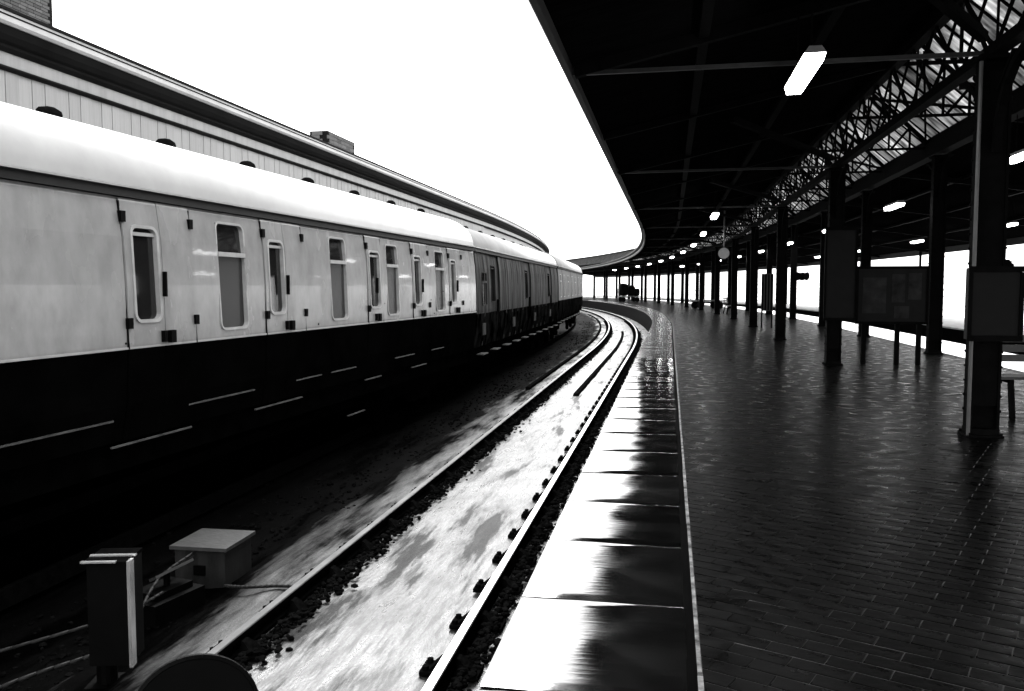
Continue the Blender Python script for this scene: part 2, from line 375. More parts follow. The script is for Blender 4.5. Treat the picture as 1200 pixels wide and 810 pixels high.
# ------------------------------------------------------------------ ballast stones
def stones(name, n, gen, label):
    ico = []
    t = (1 + 5 ** .5) / 2
    iv = [Vector(v).normalized() for v in ((-1, t, 0), (1, t, 0), (-1, -t, 0), (1, -t, 0), (0, -1, t), (0, 1, t), (0, -1, -t), (0, 1, -t), (t, 0, -1), (t, 0, 1), (-t, 0, -1), (-t, 0, 1))]
    fi = ((0, 11, 5), (0, 5, 1), (0, 1, 7), (0, 7, 10), (0, 10, 11), (1, 5, 9), (5, 11, 4), (11, 10, 2), (10, 7, 6), (7, 1, 8), (3, 9, 4), (3, 4, 2), (3, 2, 6), (3, 6, 8), (3, 8, 9), (4, 9, 5), (2, 4, 11), (6, 2, 10), (8, 6, 7), (9, 8, 1))
    mb = MB(); rnd = random.Random(n)
    for k in range(n):
        s, o, z, r = gen(rnd); c = P(s, o, z); b = len(mb.v)
        q = Matrix.Rotation(rnd.uniform(0, 6.3), 3, (rnd.random(), rnd.random(), rnd.random() + .1))
        sc = Vector((rnd.uniform(.7, 1.3), rnd.uniform(.7, 1.3), rnd.uniform(.5, .9))) * r
        for v in iv:
            v2 = q @ (v * rnd.uniform(.75, 1.15)); mb.v.append((c.x + v2.x * sc.x, c.y + v2.y * sc.y, c.z + v2.z * sc.z))
        for f in fi: mb.f.append(tuple(b + i for i in f)); mb.m.append(0)
    o = mb.build(name, M['ballast'], fix=False)
    return tag(o, label, 'ballast', kind='stuff')
def g_right(r):
    s = 2.5 + 45 * r.random() ** 1.6; ph = (s % .75) / .75
    return s, -1.33 + .07 + abs(r.gauss(0, .07)) * (1.3 if ph < .45 else .55), -.985 + r.uniform(-.02, .03), r.uniform(.012, .034)
stones('ballast', 5200, g_right, 'dark loose stones packed along the platform side of the near rail')
def g_left(r):
    s = 2.5 + 45 * r.random() ** 1.6
    return s, -2.78 + .06 + abs(r.gauss(0, .08)), -.99 + r.uniform(-.02, .03), r.uniform(.012, .03)
stones('ballast', 4000, g_left, 'dark loose stones along the inside of the rail next to the train')
def g_cess(r):
    s = 2.5 + 60 * r.random() ** 1.4; o = -3.45 - abs(r.gauss(0, .5))
    return s, max(o, -5.5), -1.055 + r.uniform(-.02, .02), r.uniform(.012, .03)
stones('ballast', 5000, g_cess, 'dark ballast strewn between the track and the train')

# ------------------------------------------------------------------ rails
def rail(off, s1, label, step):
    t = empty('running_rail', P(0, off, RAIL), 0, label, 'rail', 'rails of the platform track')
    pr = [(-.034, -.006), (-.028, 0), (.028, 0), (.034, -.006), (.034, -.042), (.011, -.058), (.011, -.105), (.033, -.118), (.033, -.146), (-.033, -.146), (-.033, -.118), (-.011, -.105), (-.011, -.058), (-.034, -.042)]
    mb = MB(); mats = [1, 1, 1, 0, 0, 0, 0, 0, 0, 0, 0, 0, 0, 0]
    mb.sweep([(off + a, RAIL + b) for a, b in pr], srange(-5, s1, 4, 1.2), mats=mats)
    o = mb.build('rail_section', [M['rust'], M['railtop'] if off > -2 else M['railshade']]); o.parent = t; o.matrix_parent_inverse = Matrix.Translation(t.location).inverted()
    mb = MB(); mb.box(-.19, .19, -.09, .09, -.155, -.125)
    for sg in (-1, 1):
        mb.hexa([(sg * .037, -.055, -.126), (sg * .14, -.07, -.126), (sg * .14, .07, -.126), (sg * .037, .055, -.126), (sg * .038, -.035, -.045), (sg * .06, -.04, -.05), (sg * .06, .04, -.05), (sg * .038, .035, -.045)])
        for q in (-.055, .055): mb.cyl((sg * .155, q, -.126), (sg * .155, q, -.098), .022, 6)
    me = mb.mesh('rail_chair', M['rust']); s = 2.1
    while s < min(s1, 62):
        c = link('rail_chair', me, t); c.location = P(s, off, RAIL) - t.location; c.rotation_euler = (0, 0, head(s)); s += step
    return t
rail(-1.33, 130, 'rail nearest the platform edge with its bright polished head', .75)
rail(-2.79, 130, 'rail of the open track on the side next to the train', .75)
for off, lab in ((-4.95, 'shadowed rail under the near side of the train'), (-6.4, 'shadowed rail under the far side of the train')):
    mb = MB(); mb.sweep([(off + a, RAIL + b) for a, b in ((-.03, 0), (.03, 0), (.03, -.15), (-.03, -.15))], srange(-5, 70, 4, 1.5))
    tag(mb.build('running_rail', M['rust']), lab, 'rail', 'rails under the train')
# dark drain down the middle of the track and trough left of it
mb = MB(); mb.sweep([(-2.13, -1.05), (-2.10, -.955), (-2.00, -.955), (-1.97, -1.05)], srange(19, 47, 2, 1.5))
tag(mb.build('track_drain', M['ballast']), 'dark narrow channel lying along the middle of the curving track', 'drain')
mb = MB(); mb.sweep([(-3.38, -1.08), (-3.36, -.95), (-3.26, -.95), (-3.24, -1.08)], srange(20, 78, 2, 1.5))
tag(mb.build('cable_trough', M['ballast']), 'dark raised strip running beside the track on the train side', 'trough')

# ================================================================== TRAIN
def prof_w(z):                        # half width of body side at height z above rail
    pts = [(.95, 1.31), (1.3, 1.375), (1.8, 1.40), (2.3, 1.395), (2.7, 1.375), (3.0, 1.335), (3.1, 1.31)]
    if z <= pts[0][0]: return pts[0][1]
    for (a, b), (c, d) in zip(pts, pts[1:]):
        if z <= c: return b + (d - b) * (z - a) / (c - a)
    return pts[-1][1]
def patch(mb, x0, x1, z0, z1, holes, ZB, proud=0.0, side=1, thick=.03):
    xs = sorted({x0, x1, *[h[0] for h in holes], *[h[1] for h in holes]}); zs = sorted({z for z in (z0, z1, ZB, 1.3, 1.8, 2.3, 2.7, 3.0, *[h[2] for h in holes], *[h[3] for h in holes]) if z0 <= z <= z1})
    def pt(x, z, d=0): return (x, side * (prof_w(z) + proud - d), z)
    def inh(a, b, c, d): return any(h[0] - 1e-6 <= a and b <= h[1] + 1e-6 and h[2] - 1e-6 <= c and d <= h[3] + 1e-6 for h in holes)
    for a, b in zip(xs, xs[1:]):
        for c, d in zip(zs, zs[1:]):
            if not inh(a, b, c, d): mb.quad(pt(a, c), pt(b, c), pt(b, d), pt(a, d), m=0 if c >= ZB - 1e-6 else 1)
    for c, d in zip(zs, zs[1:]):
        for x in (x0, x1): mb.quad(pt(x, c), pt(x, d), pt(x, d, thick), pt(x, c, thick), m=0 if c >= ZB - 1e-6 else 1)
    for h in holes:
        for x in h[:2]: mb.quad(pt(x, h[2]), pt(x, h[3]), pt(x, h[3], .05), pt(x, h[2], .05), m=0)
        for z in h[2:4]: mb.quad(pt(h[0], z), pt(h[1], z), pt(h[1], z, .05), pt(h[0], z, .05), m=0)
def rrect(x0, x1, z0, z1, r, n=5):
    out = []
    for cx, cz, a0 in ((x1 - r, z0 + r, -90), (x1 - r, z1 - r, 0), (x0 + r, z1 - r, 90), (x0 + r, z0 + r, 180)):
        for i in range(n + 1): a = R(a0 + 90 * i / n); out.append((cx + r * math.cos(a), cz + r * math.sin(a)))
    return out
def window(coach, w, vent, side=1, proud=0.0, frost=True, parent=None, rim=.017, fmat='frame'):
    x0, x1, z0, z1 = w; par = parent or coach
    def pt(p, d): return (p[0], side * (prof_w(p[1]) + proud + d), p[1])
    fr = MB(); A = rrect(x0 - rim, x1 + rim, z0 - rim, z1 + rim, .085); B = rrect(x0 + .006, x1 - .006, z0 + .006, z1 - .006, .06); n = len(A)
    for i in range(n):
        j = (i + 1) % n
        fr.quad(pt(A[i], .001), pt(A[j], .001), pt(A[j], .013), pt(A[i], .013)); fr.quad(pt(A[i], .013), pt(A[j], .013), pt(B[j], .010), pt(B[i], .010)); fr.quad(pt(B[i], .010), pt(B[j], .010), pt(B[j], -.035), pt(B[i], -.035))
    # corners of the rectangular cut-out behind the rounded rim
    if vent:
        zv = z0 + (z1 - z0) * .685
        fr.hexa([pt((x0, zv), -.03), pt((x1, zv), -.03), pt((x1, zv), .008), pt((x0, zv), .008), pt((x0, zv + .045), -.03), pt((x1, zv + .045), -.03), pt((x1, zv + .045), .008), pt((x0, zv + .045), .008)])
    else:
        zv = z1 - .07
        fr.hexa([pt((x0, zv), -.034), pt((x1, zv), -.034), pt((x1, zv), -.012), pt((x0, zv), -.012), pt((x0, zv + .03), -.034), pt((x1, zv + .03), -.034), pt((x1, zv + .03), -.012), pt((x0, zv + .03), -.012)])
    f = fr.build('window', M[fmat], par)
    g = MB(); spl = [(z0, zv, M['glasshi'] if (frost and vent) else M['glass'])] + [(zv + .03, z1, M['glass'])]
    for a, b, mt in spl:
        g = MB(); g.quad(pt((x0, a), -.036), pt((x1, a), -.036), pt((x1, b), -.036), pt((x0, b), -.036)); g.build('pane', mt, f)
    return f
def shell(coach, L_, zroof, roofmat, e0=0.0):
    # dark inner box, roof, gutter, ends
    mb = MB(); zs = [.98, 1.3, 1.8, 2.3, 2.7, 3.0, 3.08]
    for sd in (-1, 1):
        d = .30 if sd < 0 else 0.0
        for a, b in zip(zs, zs[1:]): mb.quad((.02, sd * (prof_w(a) - d), a), (L_ - .02, sd * (prof_w(a) - d), a), (L_ - .02, sd * (prof_w(b) - d), b), (.02, sd * (prof_w(b) - d), b))
    mb.quad((.02, -1.25, .98), (L_ - .02, -1.25, .98), (L_ - .02, 1.3, .98), (.02, 1.3, .98))
    mb.build('inner_shell', M['inside'], coach)
    prof = []
    for i in range(25):
        t = math.pi * i / 24; c = math.cos(t); sn = math.sin(t)
        prof.append((1.345 * math.copysign(abs(c) ** .75, c), 3.115 + (zroof - 3.115) * sn ** .95))
    mb = MB(); n = len(prof)
    for k, x in enumerate((0.0, L_)):
        for (y, z) in prof: mb.v.append((x, y, z))
    for i in range(n - 1): mb.f.append((i, i + 1, n + i + 1, n + i)); mb.m.append(0)
    mb.f.append(tuple(range(n))); mb.m.append(0); mb.f.append(tuple(range(n, 2 * n))); mb.m.append(0)
    roof = mb.build('roof', roofmat, coach, smooth=False)
    for i, p in enumerate(roof.data.polygons):
        if len(p.vertices) == 4: p.use_smooth = True
    mb = MB()
    for sd in (-1, 1):
        mb.hexa([(0, sd * 1.31, 3.035), (L_, sd * 1.31, 3.035), (L_, sd * 1.372, 3.035), (0, sd * 1.372, 3.035), (0, sd * 1.30, 3.112), (L_, sd * 1.30, 3.112), (L_, sd * 1.357, 3.112), (0, sd * 1.357, 3.112)])
    mb.build('cantrail', M['gutterdark'], coach)
    mb = MB(); mb.box(0, L_, -1.388, -1.359, 3.112, 3.130); mb.build('rain_gutter', M['frame'] if roofmat is M['roofwhite'] else M['gutterdark'], coach)
    mb = MB()
    for x in (0.0, L_):
        mb.box(x - .02 if x else .0, x if x else .02, -1.33, 1.33, .98, 3.1)
    mb.build('end_wall', M['undergear'], coach)
    mb = MB()
    for x0, x1 in ((-.22, -.003), (L_ + .003, L_ + .22)): mb.box(x0, x1, -.55, .55, 1.0, 3.3)
    mb.build('gangway', M['undergear'], coach)
    mb = MB()
    for sd in (-1, 1): mb.box(.1, L_ - .1, sd * 1.18 - .05, sd * 1.18 + .05, .72, .975)
    mb.box(4.5, 6.2, .4, 1.1, .35, .7); mb.box(7, 8.2, .3, 1.05, .42, .7)
    mb.tube([(1, .9, .5), (L_ - 1, .9, .5)], .03); mb.build('underframe', M['undergear'], coach)
    for bx in (2.6, L_ - 2.6):
        mb = MB()
        for sd in (-1, 1): mb.box(bx - 1.75, bx + 1.75, sd * 1.0 - .06, sd * 1.0 + .06, .45, .68); mb.box(bx - .5, bx + .5, sd * 1.0 - .08, sd * 1.0 + .08, .28, .45)
        mb.box(bx - .2, bx + .2, -1.0, 1.0, .5, .66); bo = mb.build('bogie', M['undergear'], coach)
        for wx in (bx - 1.3, bx + 1.3):
            mb = MB()
            for sd in (-1, 1): mb.cyl((wx, sd * .70, .46), (wx, sd * .83, .46), .46, 24)
            mb.cyl((wx, -.75, .46), (wx, .75, .46), .08, 10); mb.build('wheelset', M['undergear'], bo)
    return roof
def vent_mesh(coach, x, z, y=0):
    mb = MB(); b = len(mb.v); n, m_ = 8, 10
    # torpedo ventilator: streamlined shell on a short neck
    rows = [(-.13, .02), (-.115, .06), (-.05, .08), (.03, .085), (.09, .07), (.12, .03)]
    for xx, rr in rows:
        for i in range(m_): t = 2 * math.pi * i / m_; mb.v.append((x + xx, y + rr * math.cos(t), z + .125 + rr * .85 * math.sin(t)))
    for k in range(len(rows) - 1):
        for i in range(m_): j = (i + 1) % m_; mb.f.append((b + k * m_ + i, b + k * m_ + j, b + (k + 1) * m_ + j, b + (k + 1) * m_ + i)); mb.m.append(0)
    mb.cyl((x, y, z - .12), (x, y, z + .07), .06, 10)
    return mb.build('roof_vent', M['vent'], coach, smooth=False)
def hinge(mb, x, z, side=1): mb.box(x - .028, x + .028, side * (prof_w(z) - .01), side * (prof_w(z) + .035), z - .045, z + .045)

def coach_at(name, A, B, L_, off0, label):       # A,B: two points (x,y) of the visible side; off0: distance of local x=0 before A
    A = Vector(A); B = Vector(B); u = (B - A).normalized(); a = math.atan2(u.y, u.x); nrm = Vector((-u.y, u.x))
    o = A - u * off0 + nrm * 1.40                  # centre line lies left of the visible side
    e = empty(name, (o.x, o.y, RAIL), a, label, 'railway carriage', 'carriages of the standing train'); return e
# local frame: x forward, y left -> visible side is y = -w, so side = -1
ZB = 1.765
def coach_one():
    O = 5.02                                           # s measured from A is local x - O
    c = coach_at('railway_coach', (-4.5, 5.13), (-3.97, 17.2), 17.28, O, 'nearest carriage with pale upper side, tall windows and white roof')
    L_ = 17.28; shell(c, L_, 3.79, M['roofwhite'])
    D = [(-2.9, -2.0), (1.28, 2.25), (3.57, 4.5), (6.45, 7.02), (8.35, 9.18), (10.38, 11.23)]       # doorways
    W = [(-1.3, -.8), (2.69, 3.19), (5.26, 5.75), (7.23, 7.71), (9.58, 10.10)]
    DW = [(-2.8, -2.45), (1.385, 1.715), (3.665, 3.995), (6.53, 6.91), (8.42, 8.76), (10.47, 10.79)]
    xs = [-O + .02]
    for d0, d1 in D: xs += [d0 - .006, d1 + .006]
    xs.append(L_ - O - .02)
    for a, b in zip(xs[::2], xs[1::2]):
        hs = [(w0 + O, w1 + O, 1.87, 2.92) for w0, w1 in W if a < w0 < b]
        mb = MB(); patch(mb, a + O, b + O, .99, 3.03, hs, ZB, 0, -1); mb.build('side_panel', [M['coachgrey'], M['coachdark']], c, fix=False)
        for h in hs: window(c, h, True, -1)
    for (d0, d1), (w0, w1) in zip(D, DW):
        mid = d0 + (d1 - d0) * .51
        h = (w0 + O, w1 + O, 2.0, 2.79)
        for k, (a, b) in enumerate(((d0 + .006, mid - .004), (mid + .004, d1 - .006))):
            if d0 == 6.45:
                if k: continue
                a, b = d0 + .006, d1 - .006
            mb = MB(); patch(mb, a + O, b + O, .99, 3.028, [h] if k == 0 else [], ZB, .012, -1)
            dr = mb.build('door', [M['coachgrey'], M['coachdark']], c, fix=False)
            if k == 0: window(c, h, False, -1, .012, parent=dr, rim=.022)
            mb = MB()
            for z in (2.87, 1.98): hinge(mb, (d0 + .01 if k == 0 else d1 - .01) + O, z, -1)
            mb.build('hinge', M['bracket'], dr)
            if k == 0:
                mb = MB(); y = prof_w(2.3); mb.box(mid + O - .03, mid + O - .008, -y - .055, -y - .02, 2.2, 2.42); mb.build('grab_handle', M['bracket'], dr)
                mb = MB(); y = prof_w(1.85)
                mb.box(mid + O - .06, mid + O - .02, -y - .05, -y - .01, 1.80, 1.9); mb.box(mid + O + .03, mid + O + .1, -y - .055, -y - .01, 1.79, 1.9); mb.build('door_latch', M['bracket'], dr)
    mb = MB(); mb.box(.02, L_ - .02, -prof_w(ZB) - .0145, -prof_w(ZB) + .01, ZB - .001, ZB + .016); mb.build('waist_line', M['frame'], c)
    # seam covers: dark drain strips beside each doorway
    for d0, d1 in D:
        for x in (d0, d1):
            mb = MB(); mb.hexa([(x + O - .008, -prof_w(z) - dd, z) if False else (x + O + sx, -(prof_w(z) + dd), z) for z in (ZB,) for sx, dd in ((-.008, -.02), (.008, -.02), (.008, .016), (-.008, .016))] + [(x + O + sx, -(prof_w(3.0) + dd), 3.0) for sx, dd in ((-.008, -.02), (.008, -.02), (.008, .016), (-.008, .016))])
            mb.build('door_seal', M['bracket'], c)
    for z, spans in ((1.18, ((-2.95, -1.9), (-.1, 1.12), (2.16, 3.36), (4.31, 5.0), (5.3, 6.08), (7.6, 8.5), (9.4, 10.1))), (.965, ((-.9, -.2), (1.08, 2.19), (3.36, 4.45), (6.4, 7.0), (8.35, 9.1))), (.54, ((5.77, 6.36),))):
        for a, b in spans:
            mb = MB(); yy = 1.40 if z > 1 else 1.42; w3 = prof_w(z) if z > 1 else 1.36; mb.box(a + O, b + O, -w3 - .016, -w3 + .004, z - .007, z + .007); mb.build('footboard', M['footboard'], c)
    for k in range(9): vent_mesh(c, 2.08 + O + 1.78 * (k - 2), 3.79, -.02)
    r = random.Random(4)
    for k in range(14):
        x = r.uniform(-.5, 10.8); z = r.uniform(1.78, 2.3)
        mb = MB(); mb.cyl((x + O, -prof_w(z) - .001, z), (x + O, -prof_w(z) - .008, z), r.uniform(.006, .014), 8); mb.build('bolt', M['bracket'], c)
    return c
coach_one()
def coach_two():
    c = coach_at('railway_coach', (-3.98, 17.5), (-4.3, 33.2), 15.8, 0, 'dark weathered van in the middle of the train with streaked sides')
    L_ = 15.7; shell(c, L_, 3.72, M['roofwhite'])
    doors = [(1.6, 2.8), (7.0, 8.2), (12.5, 13.7)]; xs = [.02]
    for a, b in doors: xs += [a - .006, b + .006]
    xs.append(L_ - .02); mats = [M['oldcoach'], M['oldcoachlow']]
    for a, b in zip(xs[::2], xs[1::2]):
        hs = [(.62, 1.12, 1.9, 2.6)] if a < .5 else []
        mb = MB(); patch(mb, a, b, .99, 3.03, hs, 1.72, 0, -1); mb.build('side_panel', mats, c, fix=False)
        for h in hs: window(c, h, True, -1, fmat='oldcoach')
        x = a + .9
        while x < b - .3:
            mb = MB()
            for z0, z1 in ((1.0, 1.8), (1.8, 2.7), (2.7, 3.02)):
                mb.hexa([(x - .03, -prof_w(z0) + .01, z0), (x + .03, -prof_w(z0) + .01, z0), (x + .03, -prof_w(z0) - .008, z0), (x - .03, -prof_w(z0) - .008, z0), (x - .03, -prof_w(z1) + .01, z1), (x + .03, -prof_w(z1) + .01, z1), (x + .03, -prof_w(z1) - .008, z1), (x - .03, -prof_w(z1) - .008, z1)])
            mb.build('side_rib', M['oldcoach'], c); x += .95
    for a, b in doors:
        h = (a + .25, a + .75, 1.95, 2.78); mid = (a + b) / 2 + .2
        mb = MB(); patch(mb, a, b, .99, 3.02, [h], 1.72, -.035, -1, .02); d = mb.build('door', mats, c, fix=False); window(c, h, False, -1, -.035, parent=d, rim=.02, fmat='oldcoach')
        mb = MB(); mb.box(a + .95, a + 1.0, -1.42, -1.36, 1.7, 2.0); mb.build('door_handle', M['bracket'], d)
    for k in range(10):
        x = .6 + k * 1.6; mb = MB(); mb.box(x, x + .55, -1.425, -1.27, .81, .83); mb.build('footboard', M['footboard'], c)
    for k in range(4): 
        mb = MB(); x = .5 + k * 4.1; mb.box(x, x + .35, -1.43, -1.425 + .02, 1.25, 1.5); mb.build('data_panel', M['oldcoach'], c)
    for k in range(8): vent_mesh(c, .9 + k * 1.95, 3.72, -.1)
    return c
coach_two()
def coach_three():
    A = P(33.4, -4.27); B = P(50.2, -4.35)
    c = coach_at('railway_coach', (A.x, A.y), (B.x, B.y), 16.8, 0, 'farthest carriage at the bend with a paler upper side')
    L_ = 16.8; shell(c, L_, 3.76, M['roofwhite']); xs = [.02, 2.0, 3.4, 7.0, 8.4, 12.0, 13.4, L_ - .02]; mats = [M['coachdull'], M['oldcoachlow']]
    for i, (a, b) in enumerate(zip(xs, xs[1:])):
        m_ = (a + b) / 2; hs = [(m_ - .25, m_ + .25, 1.9, 2.8)]
        mb = MB(); patch(mb, a + .006, b - .006, .99, 3.03, hs, ZB, .01 if i % 2 else 0, -1)
        d = mb.build('door' if i % 2 else 'side_panel', mats, c, fix=False); window(c, hs[0], not i % 2, -1, .01 if i % 2 else 0, parent=d)
    for k in range(9):
        x = .6 + k * 1.7; mb = MB(); mb.box(x, x + .5, -1.425, -1.27, .86, .88); mb.build('footboard', M['footboard'], c)
    for k in range(9): vent_mesh(c, .9 + k * 1.85, 3.76, .1)
coach_three()

# ================================================================== OPPOSITE CANOPY (left, behind train)
def opposite_canopy():
    t = empty('station_canopy', (-7.2, 8, 0), 0, 'pale boarded canopy edge rising behind the train on the far platform', 'canopy')
    inv = Matrix.Translation(t.location).inverted()
    def part(mb, n, m_, sm=False):
        o = mb.build(n, m_, t, sm); o.matrix_parent_inverse = inv; return o
    O_ = -7.2; s2 = srange(-2, 96, 3, 1.2); s0 = 31.4
    mb = MB(); mb.sweep([(O_ - .07, 2.2), (O_ - .02, 2.2), (O_ - .02, 3.78), (O_ - .07, 3.78)], s2); part(mb, 'valance_backing', M['valance'])
    s = 5.0; n = 0; me = []
    for k in range(3):
        b = MB(); x0 = .0; b.box(-.02, .012 + .004 * k, -.098, .098, 2.15 + .02 * k, 3.785); me.append(b.mesh('valance_board', M['valance']))
    while s < 33:
        o = link('valance_board', me[n % 3], t); o.matrix_parent_inverse = inv; o.location = P(s, O_, 0); o.rotation_euler = (0, 0, head(s)); s += .203; n += 1
    # mouldings from the bottom up (offset from board face, z)
    for nm, mt, pr in (
        ('lower_moulding', M['cornicedark'], [(-.03, 3.787), (.05, 3.787), (.07, 3.81), (.07, 3.83), (-.03, 3.83)]),
        ('frieze_board', M['valance'], [(-.05, 3.833), (.03, 3.833), (.03, 3.985), (-.05, 3.985)]),
        ('cornice', M['cornicedark'], [(-.05, 3.988), (.06, 3.988), (.10, 4.02), (.10, 4.05), (.15, 4.07), (.20, 4.12), (.24, 4.20), (-.05, 4.20)]),
        ('cornice_bead', M['lead'], [(.09, 4.075), (.16, 4.085), (.165, 4.097), (.10, 4.10)]),
        ('gutter', M['lead'], [(-.05, 4.203), (.26, 4.203), (.285, 4.23), (.285, 4.285), (-.05, 4.285)]),
        ('gutter_joint_line', M['cornicedark'], [(-.05, 4.288), (.292, 4.288), (.292, 4.302), (-.05, 4.305)]),
        ('parapet', M['lead'], [(-.05, 4.308), (.22, 4.308), (.22, 4.36), (-.05, 4.36)]),
        ('roof_edge', M['cornicedark'], [(-.06, 4.363), (.235, 4.363), (.235, 4.395), (-.06, 4.395)])):
        mb = MB(); mb.sweep([(O_ + a, z) for a, z in pr], s2); part(mb, nm, mt)
    mb = MB(); mb.sweep([(O_ - .06, 4.30), (O_ - .06, 4.39), (O_ - 8, 5.0), (O_ - 8, 4.9)], s2); part(mb, 'roof', M['soffit'])
    for k in range(12):
        p = P(6 + k * 7.6, -9.5); mb = MB(); mb.cyl((p.x, p.y, .03), (p.x, p.y, 4.35), .12, 12); part(mb, 'column', M['iron'])
opposite_canopy()

def chimney(x, y, wx, wy, z0, z1, label, bh=.075, bl=.225, cap=True, corbel=False):
    t = empty('brick_chimney', (x, y, z0), 0, label, 'chimney')
    mb = MB(); mb.box(-wx / 2 + .015, wx / 2 - .015, -wy / 2 + .015, wy / 2 - .015, -3.2, z1 - z0); mb.build('core', M['cornicedark'], t)
    bm = MB(); bm.box(-bl / 2 + .006, bl / 2 - .006, -.02, .05, -bh / 2 + .006, bh / 2 - .006); me = bm.mesh('brick', M['brick'])
    n = int((z1 - z0) / bh); cnt = 0
    for k in range(n):
        z = bh * (k + .5); g = .03 if corbel and k > n - 4 else 0
        for face in range(2):                    # the two faces turned to the tracks
            wl = wy if face == 0 else wx; m_ = int(wl / bl)
            for i in range(m_):
                if cnt >= 300: break
                a = -wl / 2 + bl * (i + .5 + (.25 if k % 2 else -.0)); 
                if a > wl / 2: continue
                o = link('brick', me, t); cnt += 1
                if face == 0: o.location = (wx / 2 - .03 + g, a, z); o.rotation_euler = (0, 0, math.pi / 2 + math.pi)
                else: o.location = (a, -wy / 2 + .03 - g, z); o.rotation_euler = (0, 0, math.pi)
    if cap:
        mb = MB(); mb.box(-wx / 2 - .08, wx / 2 + .08, -wy / 2 - .08, wy / 2 + .08, z1 - z0, z1 - z0 + .1); mb.build('cap', M['cornicedark'], t)
    return t
chimney(-14.5, 16.7, 1.2, 2.0, 6.4, 9.0, 'dark brick chimney rising behind the canopy at the top left')
chimney(-14.0, 34.4, .8, 3.0, 6.8, 7.72, 'low flat topped brick stack behind the far canopy roof line', bh=.15, bl=.45, cap=False)

